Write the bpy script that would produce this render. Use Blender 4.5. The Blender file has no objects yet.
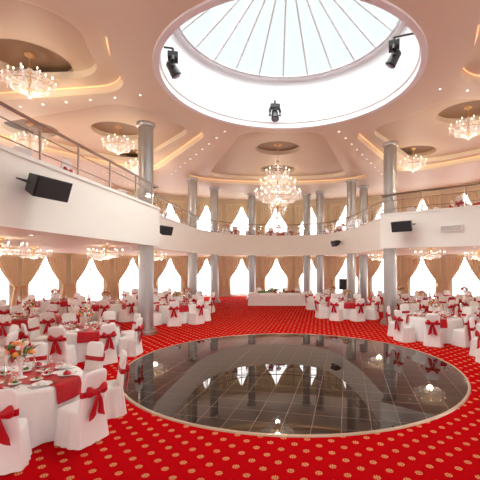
import bpy, math, random
from mathutils import Vector, Matrix
random.seed(7)
sc=bpy.context.scene
try:
    sc.view_settings.view_transform='Standard'
except Exception: pass
PI=math.pi
# ---------------------------------------------------------------- materials
def mat(name,col,rough=.5,metal=0,em=None,es=0,alpha=1,trans=0,noise=0,nscale=20,bump=0,sheen=0,spec=.5):
    m=bpy.data.materials.new(name); m.use_nodes=True
    nt=m.node_tree; b=nt.nodes['Principled BSDF']
    b.inputs['Base Color'].default_value=(*col,1)
    b.inputs['Roughness'].default_value=rough
    b.inputs['Metallic'].default_value=metal
    b.inputs['Alpha'].default_value=alpha
    b.inputs['Transmission Weight'].default_value=trans
    b.inputs['Specular IOR Level'].default_value=spec
    b.inputs['Sheen Weight'].default_value=sheen
    if em: 
        b.inputs['Emission Color'].default_value=(*em,1); b.inputs['Emission Strength'].default_value=es
    if noise or bump:
        tc=nt.nodes.new('ShaderNodeTexCoord'); n=nt.nodes.new('ShaderNodeTexNoise')
        n.inputs['Scale'].default_value=nscale; n.inputs['Detail'].default_value=3
        nt.links.new(tc.outputs['Object'],n.inputs['Vector'])
        if noise:
            mr=nt.nodes.new('ShaderNodeMix'); mr.data_type='RGBA'
            mr.inputs[6].default_value=(*[c*(1-noise) for c in col],1)
            mr.inputs[7].default_value=(*[min(1,c*(1+noise)) for c in col],1)
            nt.links.new(n.outputs['Fac'],mr.inputs[0]); nt.links.new(mr.outputs[2],b.inputs['Base Color'])
        if bump:
            bp=nt.nodes.new('ShaderNodeBump'); bp.inputs['Strength'].default_value=bump; bp.inputs['Distance'].default_value=.02
            nt.links.new(n.outputs['Fac'],bp.inputs['Height']); nt.links.new(bp.outputs['Normal'],b.inputs['Normal'])
    return m
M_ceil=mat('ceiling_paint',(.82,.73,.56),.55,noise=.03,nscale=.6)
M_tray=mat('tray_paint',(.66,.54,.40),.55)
M_disc=mat('medallion_paint',(.30,.20,.12),.6)
M_fascia=mat('fascia_paint',(.84,.84,.78),.45,noise=.02,nscale=2)
M_soffit=mat('soffit_paint',(.84,.71,.56),.6)
M_wall=mat('wall_paint',(.72,.59,.42),.7,noise=.04,nscale=2)
M_white=mat('white_paint',(.88,.88,.88),.4)
M_drum=mat('drum_plaster',(.88,.89,.91),.35,noise=.08,nscale=30,bump=.35)
M_col=mat('silver_mosaic',(.40,.40,.39),.28,metal=.75,noise=.30,nscale=45,bump=.3)
M_steel=mat('brushed_steel',(.40,.33,.27),.3,metal=.9)
M_gold=mat('gold_metal',(.75,.52,.25),.3,metal=.9)
M_black=mat('black_plastic',(.012,.012,.014),.4)
M_grille=mat('speaker_grille',(.014,.014,.017),.6,bump=.5,nscale=120)
M_lens=mat('lamp_lens',(.25,.3,.4),.08,metal=.4)
M_satin=mat('white_satin',(.86,.86,.85),.5,sheen=.1,bump=.4,nscale=9)
M_redsat=mat('red_satin',(.46,.003,.012),.38,noise=.25,nscale=8,spec=.35)
M_china=mat('white_china',(.9,.89,.87),.15)
M_green=mat('leaf_green',(.08,.22,.04),.5,noise=.3)
M_pink=mat('flower_pink',(.85,.35,.30),.6,noise=.2)
M_orange=mat('fruit_orange',(.85,.35,.05),.5)
M_curt=mat('curtain_fabric',(.80,.66,.43),.45,noise=.08,nscale=6,sheen=.3)
M_crys=mat('glowing_crystal',(.95,.92,.9),.08,metal=.15,em=(1,.88,.76),es=.12)  # faint emission puts sparkle into the crystals, which are no lamps
M_bulb=mat('candle_bulb',(1,.9,.75),.4,em=(1,.85,.65),es=5)
M_down=mat('downlight_lens',(1,.95,.9),.4,em=(1,.93,.82),es=4)
M_cove=mat('cove_led',(1,.7,.4),.4,em=(1,.52,.25),es=.8)
M_pane=mat('glowing_window_glass',(.9,.95,1),.3,em=(.97,.98,1),es=4.6)  # panes emit by themselves, standing in for daylight from outside
M_frame=mat('window_frame_paint',(.8,.74,.68),.5)
def glassmat(name,a,tint=(1,1,1)):
    m=bpy.data.materials.new(name); m.use_nodes=True; nt=m.node_tree; nt.nodes.clear()
    o=nt.nodes.new('ShaderNodeOutputMaterial'); mx=nt.nodes.new('ShaderNodeMixShader')
    t=nt.nodes.new('ShaderNodeBsdfTransparent'); g=nt.nodes.new('ShaderNodeBsdfGlossy'); t.inputs[0].default_value=(*tint,1)
    g.inputs['Roughness'].default_value=.05; mx.inputs[0].default_value=a
    nt.links.new(t.outputs[0],mx.inputs[1]); nt.links.new(g.outputs[0],mx.inputs[2]); nt.links.new(mx.outputs[0],o.inputs[0])
    return m
M_glass=glassmat('clear_glass',.10)
M_wine=glassmat('wine_glass',.3)
M_sky=glassmat('skylight_glass',.03,(.95,.985,.98))

def carpet_mat():
    m=bpy.data.materials.new('red_flower_carpet'); m.use_nodes=True; nt=m.node_tree; b=nt.nodes['Principled BSDF']
    N=nt.nodes; L=nt.links
    tc=N.new('ShaderNodeTexCoord'); mp=N.new('ShaderNodeMapping'); mp.inputs['Rotation'].default_value=(0,0,math.radians(8)); mp.inputs['Scale'].default_value=(1/.34,1/.34,1)
    L.new(tc.outputs['Object'],mp.inputs['Vector'])
    def M(op,a,bb=None,c=None):
        n=N.new('ShaderNodeMath'); n.operation=op
        for i,v in enumerate((a,bb,c)):
            if v is None: continue
            if isinstance(v,(int,float)): n.inputs[i].default_value=v
            else: L.new(v,n.inputs[i])
        return n.outputs[0]
    s=N.new('ShaderNodeSeparateXYZ'); L.new(mp.outputs[0],s.inputs[0])
    def flower(off):
        u=M('SUBTRACT',M('FRACT',M('ADD',s.outputs[0],off)),.5); v=M('SUBTRACT',M('FRACT',M('ADD',s.outputs[1],off)),.5)
        r=M('SQRT',M('ADD',M('MULTIPLY',u,u),M('MULTIPLY',v,v)))
        a=M('ARCTAN2',v,u)
        p=M('ABSOLUTE',M('COSINE',M('MULTIPLY',a,4)))
        R=M('MULTIPLY_ADD',p,.065,.075)
        inside=M('LESS_THAN',r,R)
        ring=M('LESS_THAN',M('ABSOLUTE',M('SUBTRACT',r,.055)),.014)
        return M('MULTIPLY',inside,M('SUBTRACT',1,ring))
    f=M('MAXIMUM',flower(0),flower(.5))
    no=N.new('ShaderNodeTexNoise'); no.inputs['Scale'].default_value=220; L.new(tc.outputs['Object'],no.inputs['Vector'])
    cr=N.new('ShaderNodeMix'); cr.data_type='RGBA'; cr.inputs[6].default_value=(.36,.0015,.004,1); cr.inputs[7].default_value=(.58,.003,.007,1)
    L.new(no.outputs['Fac'],cr.inputs[0])
    mx=N.new('ShaderNodeMix'); mx.data_type='RGBA'; mx.inputs[7].default_value=(.66,.36,.16,1)
    L.new(f,mx.inputs[0]); L.new(cr.outputs[2],mx.inputs[6]); L.new(mx.outputs[2],b.inputs['Base Color'])
    b.inputs['Roughness'].default_value=1; b.inputs['Specular IOR Level'].default_value=.02
    return m
def tile_mat():
    m=bpy.data.materials.new('polished_black_tile'); m.use_nodes=True; nt=m.node_tree; b=nt.nodes['Principled BSDF']; N=nt.nodes; L=nt.links
    tc=N.new('ShaderNodeTexCoord'); mp=N.new('ShaderNodeMapping'); mp.inputs['Rotation'].default_value=(0,0,math.radians(12))
    L.new(tc.outputs['Object'],mp.inputs['Vector'])
    br=N.new('ShaderNodeTexBrick'); br.offset=0; br.inputs['Scale'].default_value=1; br.inputs['Brick Width'].default_value=.45; br.inputs['Row Height'].default_value=.45
    br.inputs['Mortar Size'].default_value=.005; br.inputs['Mortar Smooth'].default_value=0
    br.inputs['Color1'].default_value=(.010,.005,.004,1); br.inputs['Color2'].default_value=(.020,.010,.007,1); br.inputs['Mortar'].default_value=(.20,.13,.09,1)
    L.new(mp.outputs[0],br.inputs['Vector']); L.new(br.outputs['Color'],b.inputs['Base Color'])
    mr=N.new('ShaderNodeMapRange'); mr.inputs['To Min'].default_value=.02; mr.inputs['To Max'].default_value=.5
    L.new(br.outputs['Fac'],mr.inputs['Value']); L.new(mr.outputs[0],b.inputs['Roughness'])
    b.inputs['IOR'].default_value=1.5
    return m
M_carpet=carpet_mat(); M_tile=tile_mat()

# ---------------------------------------------------------------- mesh builder
class MB:
    def __init__(s): s.v=[];s.f=[];s.m=[];s.mats=[]
    def mi(s,m):
        if m not in s.mats: s.mats.append(m)
        return s.mats.index(m)
    def add(s,vs,fs,m,T=None):
        o=len(s.v); k=s.mi(m)
        for p in vs:
            p=Vector(p); s.v.append(T@p if T else p)
        for f in fs: s.f.append([i+o for i in f]); s.m.append(k)
    def box(s,c,d,m,T=None):
        x,y,z=c; a,b,e=[q/2 for q in d]
        vs=[(x+i*a,y+j*b,z+k*e) for i in(-1,1) for j in(-1,1) for k in(-1,1)]
        s.add(vs,[(0,1,3,2),(4,6,7,5),(0,4,5,1),(2,3,7,6),(0,2,6,4),(1,5,7,3)],m,T)
    def loft(s,rings,m,cap0=True,cap1=True,T=None):
        n=len(rings[0]); vs=[p for r in rings for p in r]; fs=[]
        for i in range(len(rings)-1):
            for j in range(n):
                a=i*n+j;b=i*n+(j+1)%n
                fs.append((a,b,b+n,a+n))
        if cap0: fs.append(tuple(reversed(range(n))))
        if cap1: fs.append(tuple(range((len(rings)-1)*n,len(rings)*n)))
        s.add(vs,fs,m,T)
    def lathe(s,prof,m,n=24,T=None,cap0=True,cap1=True,c=(0,0)):
        s.loft([[(c[0]+r*math.cos(2*PI*j/n),c[1]+r*math.sin(2*PI*j/n),z) for j in range(n)] for r,z in prof],m,cap0,cap1,T)
    def tube(s,path,r,m,n=6,T=None):
        rings=[];P=[Vector(p) for p in path]
        for i,p in enumerate(P):
            t=(P[min(i+1,len(P)-1)]-P[max(i-1,0)]).normalized()
            u=t.cross(Vector((0,0,1)));
            if u.length<.05: u=t.cross(Vector((0,1,0)))
            u.normalize(); w=u.cross(t)
            rr=r[i] if isinstance(r,(list,tuple)) else r
            rings.append([p+u*rr*math.cos(2*PI*j/n)+w*rr*math.sin(2*PI*j/n) for j in range(n)])
        s.loft(rings,m,T=T)
    def octa(s,c,r,h,m,T=None):
        x,y,z=c
        s.add([(x+r,y,z),(x,y+r,z),(x-r,y,z),(x,y-r,z),(x,y,z+h*.6),(x,y,z-h)],[(0,1,4),(1,2,4),(2,3,4),(3,0,4),(1,0,5),(2,1,5),(3,2,5),(0,3,5)],m,T)
    def ball(s,c,r,m,n=8,sz=1,T=None):
        k=max(4,n//2+1)
        s.loft([[(c[0]+r*math.sin(PI*i/k)*math.cos(2*PI*j/n),c[1]+r*math.sin(PI*i/k)*math.sin(2*PI*j/n),c[2]-r*sz*math.cos(PI*i/k)) for j in range(n)] for i in range(1,k)],m,T=T)
    def mesh(s,name,smooth=True,ang=40):
        me=bpy.data.meshes.new(name); me.from_pydata([tuple(p) for p in s.v],[],s.f)
        for m in s.mats: me.materials.append(m)
        me.polygons.foreach_set('material_index',s.m)
        if smooth:
            me.polygons.foreach_set('use_smooth',[True]*len(me.polygons))
            try: me.set_sharp_from_angle(angle=math.radians(ang))
            except Exception: pass
        me.update(); return me
def obj(name,me,loc=(0,0,0),rot=0,scale=1,parent=None):
    o=bpy.data.objects.new(name,me); o.location=loc
    if isinstance(rot,(int,float)): o.rotation_euler=(0,0,rot)
    else: o.rotation_euler=rot
    o.scale=(scale,)*3 if isinstance(scale,(int,float)) else scale
    sc.collection.objects.link(o)
    if parent: o.parent=parent
    return o

# ---------------------------------------------------------------- plan
CX,CY=0,12; WA,WB=16,18
def wallpt(a): return (CX+WA*math.cos(a),CY+WB*math.sin(a))
def ray_wall(p,k=1.0):
    dx,dy=p[0]-CX,p[1]-CY; t=1/math.sqrt((dx/WA)**2+(dy/WB)**2)*k
    return (CX+dx*t,CY+dy*t)
S=[[(0,-4.3),(-3,-3.8),(-5.2,-1.5),(-5.6,2),(-5.35,6.4),(-5.15,8.5),(-4.9,11),(-4.66,13.7)],
 [(-5.2,13.95),(-5.2,16),(-5.0,19),(-4.7,22),(-3.6,24.8),(-1.8,26.2),(0,26.6),(1.8,26.2),(3.3,24.9),(4.0,22.5),(4.3,20),(4.35,17.5),(4.4,16.1)],
 [(3.98,15.4),(5.2,14.3),(6.7,13),(8,10.5),(8.4,7),(8,3),(6.5,-1),(3.5,-3.6),(0,-4.3)]]
def catmull(P,step=.35):
    out=[]
    for i in range(len(P)-1):
        p0=P[max(i-1,0)];p1=P[i];p2=P[i+1];p3=P[min(i+2,len(P)-1)]
        n=max(2,int(math.dist(p1,p2)/step))
        for k in range(n):
            t=k/n
            out.append(tuple(.5*((2*p1[j])+(-p0[j]+p2[j])*t+(2*p0[j]-5*p1[j]+4*p2[j]-p3[j])*t*t+(-p0[j]+3*p1[j]-3*p2[j]+p3[j])*t**3) for j in (0,1)))
    out.append(P[-1]); return out
SEC=[catmull(s) for s in S]
LOOP=SEC[0]+SEC[1]+SEC[2][:-1]
def offs(L,d,closed=True):
    n=len(L);o=[]
    for i in range(n):
        a=L[(i-1)%n] if closed or i>0 else L[i]; b=L[(i+1)%n] if closed or i<n-1 else L[i]
        tx,ty=b[0]-a[0],b[1]-a[1]; l=math.hypot(tx,ty) or 1
        nx,ny=-ty/l,tx/l
        o.append((L[i][0]+nx*d,L[i][1]+ny*d))
    return o
ZS,ZF,ZT,ZC=3.2,4.15,4.6,7.65
n=128
mb=MB(); mb.add([(*wallpt(2*PI*i/n),0) for i in range(n)],[tuple(range(n))],M_carpet); obj('floor',mb.mesh('floor',False))
mb=MB(); DC=(-.13,9.43); mb.lathe([(4.0,.0),(4.0,.012)],M_tile,96)
obj('dance_floor',mb.mesh('dance_floor',False),(DC[0],DC[1],0.002))
mb=MB(); mb.lathe([(3.99,.0),(3.99,.022),(4.035,.022),(4.045,0)],mat('pale_brass_trim',(.6,.47,.36),.25,metal=.3),96,cap0=False,cap1=False)
obj('trim_1',mb.mesh('dance_floor_trim'),(DC[0],DC[1],0.001))
n=120
def wring(name,a0,a1,z0,z1,m,k=0.0):
    mb=MB(); q=int(n*(a1-a0)/(2*PI)); ps=[a0+(a1-a0)*i/q for i in range(q+1)]
    vs=[];fs=[]
    for a in ps:
        x,y=wallpt(a); xo,yo=CX+(WA+.25)*math.cos(a),CY+(WB+.25)*math.sin(a)
        x-=k*math.cos(a); y-=k*math.sin(a)
        vs+=[(x,y,z0),(x,y,z1),(xo,yo,z0),(xo,yo,z1)]
    for i in range(q):
        b=i*4; fs+=[(b,b+4,b+5,b+1),(b+2,b+3,b+7,b+6),(b+1,b+5,b+7,b+3),(b,b+2,b+6,b+4)]
    mb.add(vs,fs,m); obj(name,mb.mesh(name))
for nm,a in (('right',-PI/4),('back',PI/4),('left',3*PI/4),('front',5*PI/4)):
    wring('wall_'+nm,a,a+PI/2,0,8.3,M_wall)
    wring('baseboard_'+nm,a,a+PI/2,0,.14,M_white,.02)
mb=MB(); L=len(LOOP); LO=offs(LOOP,.06)
vs=[];fs=[]
for p in LO:
    w=ray_wall(p,1.003); vs+=[(p[0],p[1],ZS),(w[0],w[1],ZS),(p[0],p[1],ZF),(w[0],w[1],ZF)]
f1=[];f2=[]
for i in range(L):
    a=i*4;b=((i+1)%L)*4
    f1.append((a,b,b+1,a+1)); f2.append((a+2,a+3,b+3,b+2))
mb.add(vs,f1,M_soffit); mb.add(vs,f2,mat('mezzanine_carpet',(.45,.04,.04),.9)); obj('mezzanine_floor',mb.mesh('mezzanine',False))
mb=MB(); I=LOOP; O=offs(LOOP,.16); IN=offs(LOOP,-.035)
prof=[(O,ZS+.02),(I,ZS-.02),(I,ZT-.08),(IN,ZT-.08),(IN,ZT),(O,ZT),(O,ZS+.02)]
vs=[];fs=[];K=len(prof)
for q,z in prof: vs+=[(x,y,z) for x,y in q]
for k in range(K-1):
    for i in range(L):
        j=(i+1)%L; fs.append((k*L+i,k*L+j,(k+1)*L+j,(k+1)*L+i))
mb.add(vs,fs,M_fascia); obj('balcony_fascia',mb.mesh('fascia',True,30))
rail=bpy.data.objects.new('balcony_railing',None); sc.collection.objects.link(rail)
mb=MB(); mg=MB(); R=offs(LOOP,.06)
def strip(z,r): 
    pts=[(x,y,z) for x,y in R]; pts.append(pts[0]); mb.tube(pts,r,M_steel,6)
strip(5.36,.035); strip(5.12,.012); strip(4.78,.012)
acc=0
for i in range(L):
    if i: acc+=math.dist(R[i],R[i-1])
    if acc>1.15 or i==0:
        acc=0; x,y=R[i]; mb.lathe([(.045,ZT),(.025,ZT+.03),(.025,5.34)],M_steel,8,c=(x,y))
vs=[];fs=[]
for x,y in R: vs+=[(x,y,ZT+.05),(x,y,5.25)]
for i in range(L): j=(i+1)%L; fs.append((2*i,2*j,2*j+1,2*i+1))
mg.add(vs,fs,M_glass)
obj('rails_and_posts',mb.mesh('rails'),parent=rail); obj('glass_panels',mg.mesh('railglass'),parent=rail)

# ---------------------------------------------------------------- ceiling
SK=(-.12,10.4); RS=3.47
def circ(c,r,n=64): return [(c[0]+r*math.cos(2*PI*i/n),c[1]+r*math.sin(2*PI*i/n)) for i in range(n)]
def tray(a0,a1,r0,r1,ins=0,cr=1.0):
    a0,a1=math.radians(a0),math.radians(a1); rm=r0+1.5
    am=(a0+a1)/2; hu=(a1-a0)/2*rm-ins; rc=(r0+r1)/2; hv=(r1-r0)/2-ins; cr=max(.3,min(cr,hu*.8))
    pts=[]
    def seg(p,q,k):
        for i in range(k): t=i/k; pts.append((p[0]+(q[0]-p[0])*t,p[1]+(q[1]-p[1])*t))
    def arc(cx,cy,s):
        for i in range(8): t=s+PI/2*i/8; pts.append((cx+cr*math.cos(t),cy+cr*math.sin(t)))
    X,Y=hu-cr,hv-cr
    arc(X,Y,0); seg((X,hv),(-X,hv),20); arc(-X,Y,PI/2); seg((-hu,Y),(-hu,-Y),8); arc(-X,-Y,PI); seg((-X,-hv),(X,-hv),20); arc(X,-Y,1.5*PI); seg((hu,-Y),(hu,Y),8)
    out=[]
    for u,v in pts:
        th=am+u/rm; r=rc+v; out.append((SK[0]+r*math.sin(th),SK[1]+r*math.cos(th)))
    return out
TR=[(-25,25,4.1,13.5),(-76,-34,4.9,12.6),(-122,-82,4.6,12.2),(33,80,4.9,12.6),(88,128,4.6,12.2)]
def layer(name,z0,z1,polys,m):
    cu=bpy.data.curves.new(name,'CURVE'); cu.dimensions='2D'; cu.fill_mode='BOTH'; cu.extrude=(z1-z0)/2
    for P in polys:
        sp=cu.splines.new('POLY'); sp.points.add(len(P)-1)
        for i,(x,y) in enumerate(P): sp.points[i].co=(x,y,0,1)
        sp.use_cyclic_u=True
    cu.materials.append(m)
    o=bpy.data.objects.new(name,cu); o.location=(0,0,(z0+z1)/2); sc.collection.objects.link(o)
    bpy.context.view_layer.update()
    me=bpy.data.meshes.new_from_object(o.evaluated_get(bpy.context.evaluated_depsgraph_get()))
    me.materials.clear(); me.materials.append(m)
    bpy.data.objects.remove(o); return obj(name,me,(0,0,(z0+z1)/2),parent=ceil)
ceil=bpy.data.objects.new('ceiling',None); sc.collection.objects.link(ceil)
outer=[wallpt(2*PI*i/128) for i in range(128)]
sky=circ(SK,RS+.02,96)
DISC=[(-.2,17.8),(-6.9,15.5),(-7.2,10.2),(-10.4,15.2),(-7.3,19.0),(6.65,13.6),(6.5,18.4),(-.1,21.8),(9.8,14.5)]
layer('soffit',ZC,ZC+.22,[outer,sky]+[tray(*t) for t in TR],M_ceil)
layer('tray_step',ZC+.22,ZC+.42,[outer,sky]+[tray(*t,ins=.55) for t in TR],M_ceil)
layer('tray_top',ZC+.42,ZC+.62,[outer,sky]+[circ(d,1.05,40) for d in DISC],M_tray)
layer('medallions',ZC+.62,ZC+.7,[outer,sky],M_disc)
mb=MB()
for t in TR:
    mb.tube([(x,y,ZC+.20) for x,y in tray(*t,ins=.05)]+[(*tray(*t,ins=.05)[0],ZC+.20)],.018,M_cove,5)
obj('cove_lighting',mb.mesh('cove'))
mb=MB()
def dl(x,y,z,s=1): mb.lathe([(.055*s,z),(.06*s,z-.012),(.04*s,z-.014)],M_white,10,c=(x,y)); mb.lathe([(.036*s,z-.013),(.034*s,z-.018)],M_down,10,c=(x,y))
for ang in (-29.5,29,-79,84):
    for k in range(10): r=4.5+k*.85; a=math.radians(ang); dl(SK[0]+r*math.sin(a),SK[1]+r*math.cos(a),ZC,.8)
for i in range(len(LOOP)):
    if i%9==0:
        x,y=offs(LOOP,1.0)[i]; dl(x,y,ZS,.8)
obj('ceiling_downlights',mb.mesh('downlights'))
# ---------------------------------------------------------------- skylight
skl=bpy.data.objects.new('skylight',None); sc.collection.objects.link(skl)
mb=MB(); RG,ZG,ZA=3.17,9.35,11.5
mb.lathe([(RS+.14,ZC),(RS+.14,ZC-.05),(RS-.02,ZC-.05),(RS-.02,ZC+.1),(RS-.06,ZC+.14),(RG+.14,ZG-.12),(RG-.02,ZG-.1),(RG-.06,ZG)],M_drum,96,cap0=False,cap1=False,c=SK)
obj('drum',mb.mesh('drum'),parent=skl)
mb=MB(); mb.lathe([(RG,ZG+.02),(.05,ZA)],M_sky,48,cap0=False,cap1=False,c=SK); obj('glazing',mb.mesh('glazing'),parent=skl)
mb=MB()
M_mull=mat('mullion_metal',(.60,.58,.60),.5)
for i in range(22):
    a=2*PI*(i+.5)/22; c,s=math.cos(a),math.sin(a)
    mb.tube([(SK[0]+RG*c*.99,SK[1]+RG*s*.99,ZG-.03),(SK[0]+.15*c,SK[1]+.15*s,ZA-.16)],.032,M_mull,6)
mb.tube([(x,y,ZG-.02) for x,y in circ(SK,RG-.03,96)]+[(SK[0]+RG-.03,SK[1],ZG-.02)],.05,M_mull,6)
mb.lathe([(.35,ZA-.35),(.35,ZA-.2),(.1,ZA)],M_mull,24,c=SK)
obj('mullions',mb.mesh('mullions'),parent=skl)

# ---------------------------------------------------------------- columns
mb=MB(); mb.lathe([(.40,0),(.40,.10),(.34,.14),(.34,.2),(.27,.24),(.27,ZC-.16),(.31,ZC-.14),(.33,ZC-.08),(.33,ZC)],M_col,32); mc=mb.mesh('column')
for x,y in [(-5.12,13.55),(4.5,15.75),(-5.15,22.1),(-4.25,24.8),(-1.85,27.0),(2.15,27.1),(3.0,26.2),(4.4,22.6),(5.6,24.4),(-6.7,4.0),(9.1,8.4)]:
    obj('column',mc,(x,y,0))

# ---------------------------------------------------------------- windows & curtains
def window_mesh(H):
    mb=MB(); W=1.75
    mb.box((0,.0,H/2),(W,.03,H),M_pane)
    for x in (-W/2,0,W/2): mb.box((x,.03,H/2),(.07,.09,H+.06),M_frame)
    for z in (0.03,H*.72,H): mb.box((0,.03,z),(W+.07,.09,.07),M_frame)
    return mb.mesh('window',False)
def curtain_mesh(H,W=2.5):
    mb=MB()
    for sgn in (-1,1):
        nu,nv=36,20; vs=[];fs=[]
        for j in range(nv+1):
            v=j/nv; z=H*v; tie=.42
            if v>tie: t=(v-tie)/(1-tie); w=.20+(W/2-.24)*(1-(1-t)**1.5)*1.0
            else: t=(tie-v)/tie; w=.20+.18*math.sin(t*PI/2)
            for i in range(nu+1):
                u=i/nu; x=sgn*(W/2-u*w); y=.16+.06*math.sin(u*PI*12)*(.5+.5*min(1,w))
                sag=-.10*math.sin(u*PI*.5)*(1 if v>tie else 0)*(1-v)*1.2
                vs.append((x,y+(.05 if abs(v-tie)<.03 else 0),max(0.01,z+sag)))
        for j in range(nv):
            for i in range(nu):
                a=j*(nu+1)+i; fs.append((a,a+1,a+nu+2,a+nu+1))
        mb.add(vs,fs,M_curt)
        mb.tube([(sgn*(W/2+.02),.08,H*.42),(sgn*(W/2-.0),.25,H*.42),(sgn*(W/2-.22),.24,H*.41),(sgn*(W/2-.24),.10,H*.40)],.03,M_gold,6)
    vs=[];fs=[];nu=40
    for i in range(nu+1):
        u=i/nu; x=-W/2+u*W; d=.08+.10*abs(math.sin(u*PI*2))
        y=.24+.02*math.sin(u*PI*30)
        vs+=[(x,y,H),(x,y+.02,H-d*.5),(x,y,H-d)]
    for i in range(nu):
        a=i*3; fs+=[(a,a+3,a+4,a+1),(a+1,a+4,a+5,a+2)]
    mb.add(vs,fs,M_curt); mb.box((0,.13,H+.01),(W,.26,.05),M_curt)
    return mb.mesh('curtain')
wl,wu=window_mesh(2.85),window_mesh(2.85)
cl,cu_=curtain_mesh(3.02),curtain_mesh(3.1)
NW=38; wi=1
samp=[wallpt(2*PI*i/2000) for i in range(2001)]; cum=[0]
for i in range(2000): cum.append(cum[-1]+math.dist(samp[i],samp[i+1]))
for k in range(NW):
    target=cum[-1]*(k+.5)/NW; i=next(j for j in range(2001) if cum[j]>=target); a=2*PI*i/2000
    x,y=wallpt(a); nx,ny=-math.cos(a)/WA,-math.sin(a)/WB; l=math.hypot(nx,ny); nx/=l;ny/=l
    rot=math.atan2(ny,nx)-PI/2
    for z,w,c in ((0.16,wl,cl),(ZF+.1,wu,cu_)):
        obj('window_%d'%wi,w,(x+nx*.1,y+ny*.1,z),rot); wi+=1
        obj('curtain',c,(x+nx*.1,y+ny*.1,z-.1),rot)

# ---------------------------------------------------------------- chandeliers
def chandelier(R,H,tiers,drop,bead,name):
    mb=MB(); top=-drop
    mb.lathe([(.16*R+.04,0),(.14*R+.04,-.04),(.04,-.09),(.015,-.12),(.015,top),(.05,top-.02),(.09*R,top-.08),(.03,top-.16),(.03,top-H*.75),(.12*R,top-H*.8),(.05,top-H*.9),(.02,top-H)],M_gold,12)
    for ti,(fr,fz,na) in enumerate(tiers):
        rr=R*fr; z=top-H*fz
        nb=max(16,int(2*PI*rr/(bead*3)))
        mb.tube([(rr*.72*math.cos(2*PI*i/24),rr*.72*math.sin(2*PI*i/24),z) for i in range(25)],.012*R+.004,M_gold,5)
        for i in range(nb):
            a=2*PI*i/nb
            for q in range(3): mb.octa((rr*.72*math.cos(a),rr*.72*math.sin(a),z-bead*(1.2+q*2.1)),bead*.75,bead*(1.0+.6*(q==2)),M_crys)
        for i in range(na):
            a=2*PI*(i+.5*(ti%2))/na; c,s=math.cos(a),math.sin(a)
            path=[]
            for k in range(9):
                t=k/8; r=.03+(rr-.03)*t; zz=z-H*.10*math.sin(t*PI*1.0)*1.2+H*.05*t
                path.append((r*c,r*s,zz))
            mb.tube(path,.012*R+.005,M_crys,5)
            e=path[-1]
            mb.lathe([(.01,e[2]-.01),(.055*R+.01,e[2]+.01),(.06*R+.012,e[2]+.02)],M_crys,8,c=(e[0],e[1]))
            mb.lathe([(.012+.006*R,e[2]+.02),(.012+.006*R,e[2]+.07*R+.03)],M_china,6,c=(e[0],e[1]))
            mb.ball((e[0],e[1],e[2]+.10*R+.05),.014*R+.010,M_bulb,6,1.8)
            for q in range(3): mb.octa((e[0],e[1],e[2]-bead*(1+q*2)),bead*.7,bead,M_crys)
            a2=2*PI*(i+1+.5*(ti%2))/na
            for k in range(1,7):
                t=k/7; aa=a+(a2-a)*t; zz=e[2]-H*.07*math.sin(t*PI)
                mb.octa((rr*.96*math.cos(aa),rr*.96*math.sin(aa),zz),bead*.6,bead*.8,M_crys)
            for k in range(1,11):
                t=k/11; r=rr*(1-t)**1.6+.08*R*t; zz=e[2]+(top-.05-e[2])*t if ti==0 else e[2]+H*.25*t
                mb.octa((r*c,r*s,zz),bead*.6,bead*.9,M_crys)
    z0=top-H*.78
    for ring in range(6):
        r=R*.42*math.cos(ring/6*PI/2); zz=z0-H*.22*math.sin(ring/6*PI/2); nb=max(6,int(2*PI*r/(bead*2.2)))
        for i in range(nb): a=2*PI*i/nb; mb.octa((r*math.cos(a),r*math.sin(a),zz),bead*.8,bead*1.2,M_crys)
    mb.ball((0,0,top-H-bead*2),bead*2,M_crys,8)
    return mb.mesh(name,False)
big=chandelier(1.08,2.7,[(1.0,.66,16),(.78,.48,12),(.5,.28,8)],.75,.034,'chandelier_large')
small=chandelier(.62,.75,[(1.0,.60,10),(.6,.35,6)],.35,.026,'chandelier_small')
flat=chandelier(.60,.34,[(1.0,.55,10)],.08,.024,'chandelier_flat')
ZD=ZC+.62
obj('crystal_chandelier',big,(DISC[0][0],DISC[0][1],ZD))
for d in DISC[1:]: obj('crystal_chandelier',small,(d[0],d[1],ZD),scale=1.0)
LOW=[(-7.6,9.6),(-6.6,13.6),(-6.6,19.5),(-9.8,14.5),(6.2,15.8),(5.6,21),(7.9,12.6),(9.3,17.6),(-9,18.5),(-7.4,5.5)]
for x,y in LOW: obj('crystal_chandelier',flat,(x,y,ZS))
def light(name,loc,e,r=.12,col=(1,.83,.60)):
    l=bpy.data.lights.new(name,'POINT'); l.energy=e; l.shadow_soft_size=r; l.color=col
    o=bpy.data.objects.new(name,l); o.location=loc; sc.collection.objects.link(o)
light('chandelier_glow',(DISC[0][0],DISC[0][1],5.7),130,.15)
for d in DISC[1:]: light('chandelier_glow',(d[0],d[1],6.7),70)
for x,y in LOW: light('chandelier_glow',(x,y,2.75),38)
# soft daylight falling through the glazed dome
sl=bpy.data.lights.new('daylight','SUN'); sl.energy=16.5; sl.angle=math.radians(115); sl.color=(1,.99,.95)
so=bpy.data.objects.new('daylight',sl); so.location=(0,10,20); so.rotation_euler=(math.radians(8),0,0); sc.collection.objects.link(so)

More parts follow.
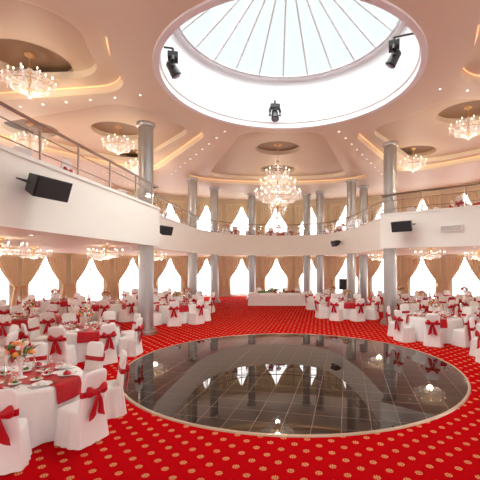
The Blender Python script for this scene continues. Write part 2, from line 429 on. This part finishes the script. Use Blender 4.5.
# ---------------------------------------------------------------- chair
def rrect(w,d,z,n=28,p=4,oy=0,ple=0,k=9):
    out=[]
    for i in range(n):
        a=2*PI*i/n; c,s=math.cos(a),math.sin(a)
        r=1/((abs(c)**p+abs(s)**p)**(1/p)); f=1+ple*math.sin(a*k)
        out.append((w/2*r*c*f,oy+d/2*r*s*f,z))
    return out
def chair_mesh():
    mb=MB(); Nn=64
    rings=[rrect(.56,.54,0,Nn,5,0,.04,13),rrect(.54,.52,.12,Nn,5,0,.032,13),rrect(.50,.49,.30,Nn,6,0,.018,13),rrect(.475,.475,.44,Nn,7,0,0),rrect(.46,.46,.475,Nn,7,0,0),rrect(.40,.40,.49,Nn,6,0,0),rrect(.2,.2,.495,Nn,3,0,0)]
    mb.loft(rings,M_satin,T=None)
    rings=[]
    for z,w,t in [(.02,.50,.10),(.2,.47,.09),(.44,.44,.085),(.6,.415,.08),(.72,.395,.07),(.84,.40,.075),(.93,.40,.075),(.98,.37,.07),(1.01,.31,.055),(1.02,.22,.03)]:
        oy=-.205-.13*max(0,z-.44)-(.05*(1-z/.44) if z<.44 else 0); rings.append(rrect(w,t,z,32,4,oy))
    mb.loft(rings,M_satin)
    zc=.72; oy=-.205-.13*(zc-.44)
    mb.loft([rrect(.425,.095,zc-.04,32,4,oy),rrect(.43,.10,zc-.015,32,4,oy-.003),rrect(.43,.10,zc+.015,32,4,oy-.006),rrect(.42,.09,zc+.04,32,4,oy-.01)],M_redsat)
    by=oy-.07
    for s in (-1,1):
        rings=[]
        for x,h,d,dz in [(.0,.025,.025,0),(.04,.04,.035,.01),(.08,.062,.045,.02),(.12,.08,.05,.03),(.15,.075,.04,.035),(.168,.04,.02,.035)]:
            rings.append([(s*x,by+d*math.cos(2*PI*j/12)*(1+.15*math.sin(j*3)),zc+dz+h*math.sin(2*PI*j/12)) for j in range(12)])
        mb.loft(rings,M_redsat)
        rings=[]
        for q,(x,z,w) in enumerate([(.01,zc,.02),(.035,zc-.10,.035),(.055,zc-.2,.045),(.07,zc-.28,.055),(.08,zc-.34,.06)]):
            yy=by-.005-.015*math.sin(q*1.5)
            rings.append([(s*x-w,yy-.004,z+(.03*s if q==4 else 0)),(s*x,yy-.025,z),(s*x+w,yy-.004,z-(.03*s if q==4 else 0)),(s*x,yy+.01,z)])
        mb.loft(rings,M_redsat)
    mb.ball((0,by-.02,zc),.034,M_redsat,10,1.2)
    return mb.mesh('dining_chair',True,60)
chm=chair_mesh()
# ---------------------------------------------------------------- table
def table_cloth():
    mb=MB(); n=96; rings=[]
    for z,r,p in [(0.01,.92,.035),(.2,.905,.03),(.45,.885,.018),(.68,.865,.006),(.735,.86,0),(.75,.845,0)]:
        rings.append([(r*(1+p*math.sin(16*2*PI*j/n)+p*.4*math.sin(7*2*PI*j/n))*math.cos(2*PI*j/n),r*(1+p*math.sin(16*2*PI*j/n))*math.sin(2*PI*j/n),z) for j in range(n)])
    mb.loft(rings,M_satin)
    return mb.mesh('cloth',True,60)
def overlay():
    mb=MB()
    for k,dz in ((0,0),(1,.002)):
        T=Matrix.Rotation(k*PI/2+.4,4,'Z'); vs=[];fs=[];nx=8
        prof=[(-.915,.50),(-.90,.62),(-.885,.72),(-.86,.755)]+[(-.8+i*.2,.757+dz) for i in range(9)]+[(.86,.755),(.885,.72),(.90,.62),(.915,.50)]
        for r,z in prof:
            for i in range(nx+1):
                w=(i/nx-.5)*.52; rad=abs(r)
                rr=math.copysign(math.sqrt(max(0,rad*rad-w*w)) if rad>.82 else rad,r)
                vs.append((rr,w*(1 if z>.7 else 1.05),z))
        for a in range(len(prof)-1):
            for i in range(nx): q=a*(nx+1)+i; fs.append((q,q+1,q+nx+2,q+nx+1))
        mb.add(vs,fs,M_redsat,T)
    return mb.mesh('runner')
def setting():
    mb=MB(); z=.76; N=8
    for i in range(N):
        a=2*PI*i/N; c,s=math.cos(a),math.sin(a)
        mb.lathe([(.07,z),(.085,z+.005),(.135,z+.02),(.13,z+.024),(.08,z+.010)],M_china,20,c=(.66*c,.66*s))
        mb.lathe([(.06,z+.012),(.06,z+.035),(.035,z+.06),(.004,z+.075)],M_redsat if i%2 else M_satin,7,c=(.66*c,.66*s))
        for da,rr in ((.2,.5),(.32,.56)):
            x,y=rr*math.cos(a+da),rr*math.sin(a+da)
            mb.lathe([(.032,z),(.03,z+.004),(.004,z+.01),(.004,z+.09),(.02,z+.10),(.036,z+.14),(.03,z+.19)],M_wine,10,c=(x,y),cap1=False)
        x,y=.36*math.cos(a+.2),.36*math.sin(a+.2)
        mb.lathe([(.04,z),(.09,z+.02),(.085,z+.022)],M_china,14,c=(x,y))
        for q in range(4): mb.ball((x+random.uniform(-.04,.04),y+random.uniform(-.04,.04),z+.04),.025,random.choice([M_green,M_orange,M_pink,M_redsat]),6)
        tx,ty=-s,c
        for k in (-1,1):
            mb.box((0,0,0),(.16,.014,.006),M_steel,Matrix.Translation((.68*c+k*.165*tx,.68*s+k*.165*ty,z+.004))@Matrix.Rotation(a,4,'Z'))
    for i in range(2):
        a=PI*i+.3; mb.lathe([(.03,z),(.03,z+.17),(.012,z+.22),(.012,z+.29)],M_wine,8,c=(.24*math.cos(a),.24*math.sin(a)))
    mb.lathe([(.09,z),(.03,z+.03),(.02,z+.22),(.06,z+.30),(.08,z+.33)],M_china,12)
    for i in range(60):
        t=random.random()*2*PI; ph=random.random()*1.9; r=.17
        p=(r*math.sin(ph)*math.cos(t),r*math.sin(ph)*math.sin(t),z+.40+r*math.cos(ph)*.85)
        mb.ball(p,random.uniform(.025,.045),random.choice([M_pink,M_satin,M_green,M_orange,M_pink,M_redsat]),7)
    for i in range(26):
        t=random.random()*2*PI; r=random.uniform(.15,.27); d=random.uniform(-.1,.16)
        c,s=math.cos(t),math.sin(t); b=Vector((.08*c,.08*s,z+.36)); e=Vector((r*c,r*s,z+.38+d)); w=Vector((-s,c,0))*.025; m_=(b+e)/2+Vector((0,0,.03))
        mb.add([b,m_+w,e,m_-w],[(0,1,2,3)],M_green)
    return mb.mesh('tableware')
tc,ov,ts=table_cloth(),overlay(),setting()
def table(x,y,off,z=0,nch=8,rot=None):
    e=bpy.data.objects.new('banquet_table',None); e.location=(x,y,z); e.rotation_euler=(0,0,random.random()*6 if rot is None else rot); sc.collection.objects.link(e)
    obj('tablecloth',tc,parent=e); obj('red_runner',ov,parent=e); obj('tableware',ts,parent=e)
    for i in range(nch):
        a=math.radians(off+360*i/nch)
        r=1.22
        obj('dining_chair',chm,(x+r*math.cos(a),y+r*math.sin(a),z),a+PI/2+random.uniform(-.06,.06))
T=[(-4.5,5.76,25),(-7.8,8.0,10),(-5.75,10.4,0),(-4.75,16.6,10),(-5.0,19.9,30),(-8.7,12.6,5),(-8.1,17.0,22),(-11.4,10.2,0),(-11.8,14.6,15),(-11.2,18.4,30),(-7.8,22.4,8),
 (3.1,17.9,12),(5.0,12.7,20),(6.2,9.5,5),(8.1,13.7,15),(6.4,17.1,30),(9.7,16.7,0),(10.6,10.4,12),(3.0,21.1,5),(6.7,20.6,33),(10.0,20.2,10),(11.7,13.5,40)]
for t in T: table(*t)
for x,y,o in [(-7.3,9.5,0),(-7.2,13.8,20),(-7.2,18,10),(-7.2,22.3,30),(-3.7,27.0,0),(.15,28.1,5),(4.7,26.7,10),(6.6,22.6,0),(6.6,18.6,20),(8.2,14.6,10),(-10.5,12,0)]:
    table(x,y,o,z=ZF,nch=6 if y>25 else 8)
# ---------------------------------------------------------------- head table
e=bpy.data.objects.new('head_table',None); e.location=(.0,23.2,0); sc.collection.objects.link(e)
mb=MB(); n=120
mb.loft([rrect(3.7*k,.95*k,z,n,14,0,p,30) for z,k,p in ((.01,1.03,.006),(.4,1.01,.004),(.76,1,0),(.78,.99,0))],M_satin); obj('tablecloth',mb.mesh('headcloth',True,50),parent=e)
mb=MB()
for k in range(6):
    x0=-1.85+k*.617; vs=[];fs=[]
    for i in range(11):
        u=i/10; x=x0+.617*u; d=.10+.22*math.sin(u*PI); vs+=[(x,-.50,.77),(x,-.53,.77-d*.6),(x,-.51,.77-d)]
    for i in range(10): a=i*3; fs+=[(a,a+3,a+4,a+1),(a+1,a+4,a+5,a+2)]
    mb.add(vs,fs,M_china)
for k in range(110):
    x=random.uniform(-1.3,1.3); mb.ball((x,random.uniform(-.4,-.1),.82+random.random()*.22*(1-abs(x)/1.5)),random.uniform(.04,.08),random.choice([M_green,M_green,M_green,M_pink,M_redsat]),7)
for k in range(8):
    mb.lathe([(.05,.78),(.13,.80),(.12,.805)],M_china,14,c=(-1.6+k*.45,.25))
obj('floral_garland',mb.mesh('garland'),parent=e)
for x in (-1.3,-.45,.45,1.3): obj('dining_chair',chm,(x,24.1,0),PI)

# ---------------------------------------------------------------- loudspeakers
def speaker(w,h,d):
    mb=MB()
    vs=[(-w/2,d/2,-h/2),(w/2,d/2,-h/2),(w/2,d/2,h/2),(-w/2,d/2,h/2),(-w*.36,-d/2,-h*.42),(w*.36,-d/2,-h*.42),(w*.36,-d/2,h*.42),(-w*.36,-d/2,h*.42)]
    mb.add(vs,[(3,2,1,0),(4,5,6,7),(0,1,5,4),(2,3,7,6),(1,2,6,5),(3,0,4,7)],M_black)
    mb.box((0,d/2+.012,0),(w*.93,.024,h*.88),M_grille)
    mb.tube([(-w*.48,0,0),(-w*.48,-d*.9,0),(w*.48,-d*.9,0),(w*.48,0,0)],.015,M_black,6)
    mb.box((0,-d*.95,0),(.12,.10,.18),M_black)
    return mb.mesh('loudspeaker',False)
sp=speaker(.78,.40,.36); sp2=speaker(.5,.36,.3)
def face(name,me,x,y,z,az,tilt=-.3,s=1):
    o=obj(name,me,(x,y,z),scale=s); o.rotation_euler=(tilt,0,math.radians(az)-PI/2); return o
face('loudspeaker',sp,-4.86,7.05,3.98,-18,-.35,.98)
face('loudspeaker',sp2,-4.78,14.9,3.9,-30)
face('loudspeaker',sp2,3.5,23.0,3.85,200)
face('loudspeaker',sp,4.5,14.25,4.0,228,-.25)
mb=MB(); mb.box((0,0,1.25),(.45,.4,.7),M_black); mb.box((0,-.21,1.25),(.40,.03,.64),M_grille); mb.tube([(0,0,.9),(0,0,.35)],.025,M_black,8)
for k in range(3): a=2*PI*k/3; mb.tube([(0,0,.6),(.4*math.cos(a),.4*math.sin(a),.015)],.015,M_black,6)
pa=mb.mesh('pa',False); obj('loudspeaker_on_stand',pa,(4.2,24.3,0)); obj('loudspeaker_on_stand',pa,(-13.9,16.2,0),.6)

# ---------------------------------------------------------------- moving head stage lights
def mover(armlen):
    mb=MB()
    mb.tube([(0,0,.45),(0,0,.2)],.03,M_black,8)
    mb.tube([(0,0,.45),(0,-armlen,.45)],.025,M_black,6)
    mb.box((0,0,.22),(.34,.26,.14),M_black)
    for s in (-1,1): mb.tube([(s*.15,0,.18),(s*.19,0,.05),(s*.18,0,-.10)],[.045,.05,.055],M_black,8)
    Tm=Matrix.Translation((0,0,-.08))@Matrix.Rotation(.5,4,'X')
    mb.lathe([(.07,.2),(.12,.15),(.125,0),(.135,-.1),(.14,-.2),(.12,-.22)],M_black,18,T=Tm)
    mb.lathe([(.11,-.222),(.06,-.235)],M_lens,18,T=Tm)
    return mb.mesh('stage_light',True,35)
for x,y,z in [(-3.15,9.7,7.70),(2.55,9.5,7.87),(-.42,13.4,7.98)]:
    r=math.hypot(x-SK[0],y-SK[1]); a=math.atan2(y-SK[1],x-SK[0]); obj('stage_light',mover(3.34-r),(x,y,z),a+PI/2,1.0)
mb=MB(); mb.box((0,0,0),(.75,.03,.2),M_white)
for k in range(5): mb.box((0,-.02,-.07+k*.035),(.68,.02,.012),M_steel)
obj('air_vent',mb.mesh('vent',False),(6.0,13.56,3.85),math.radians(-41))

# ---------------------------------------------------------------- world & camera
w=bpy.data.worlds.new('w'); sc.world=w; w.use_nodes=True
w.node_tree.nodes['Background'].inputs[0].default_value=(.90,.97,.97,1); w.node_tree.nodes['Background'].inputs[1].default_value=1.12
cam=bpy.data.cameras.new('cam'); co=bpy.data.objects.new('camera',cam); sc.collection.objects.link(co); sc.camera=co
cam.sensor_width=36; cam.lens=372/480*36; cam.shift_x=-28/480; cam.shift_y=25/480; cam.clip_start=.05
co.location=(-.67,0,2.5); co.rotation_euler=(PI/2,0,0)
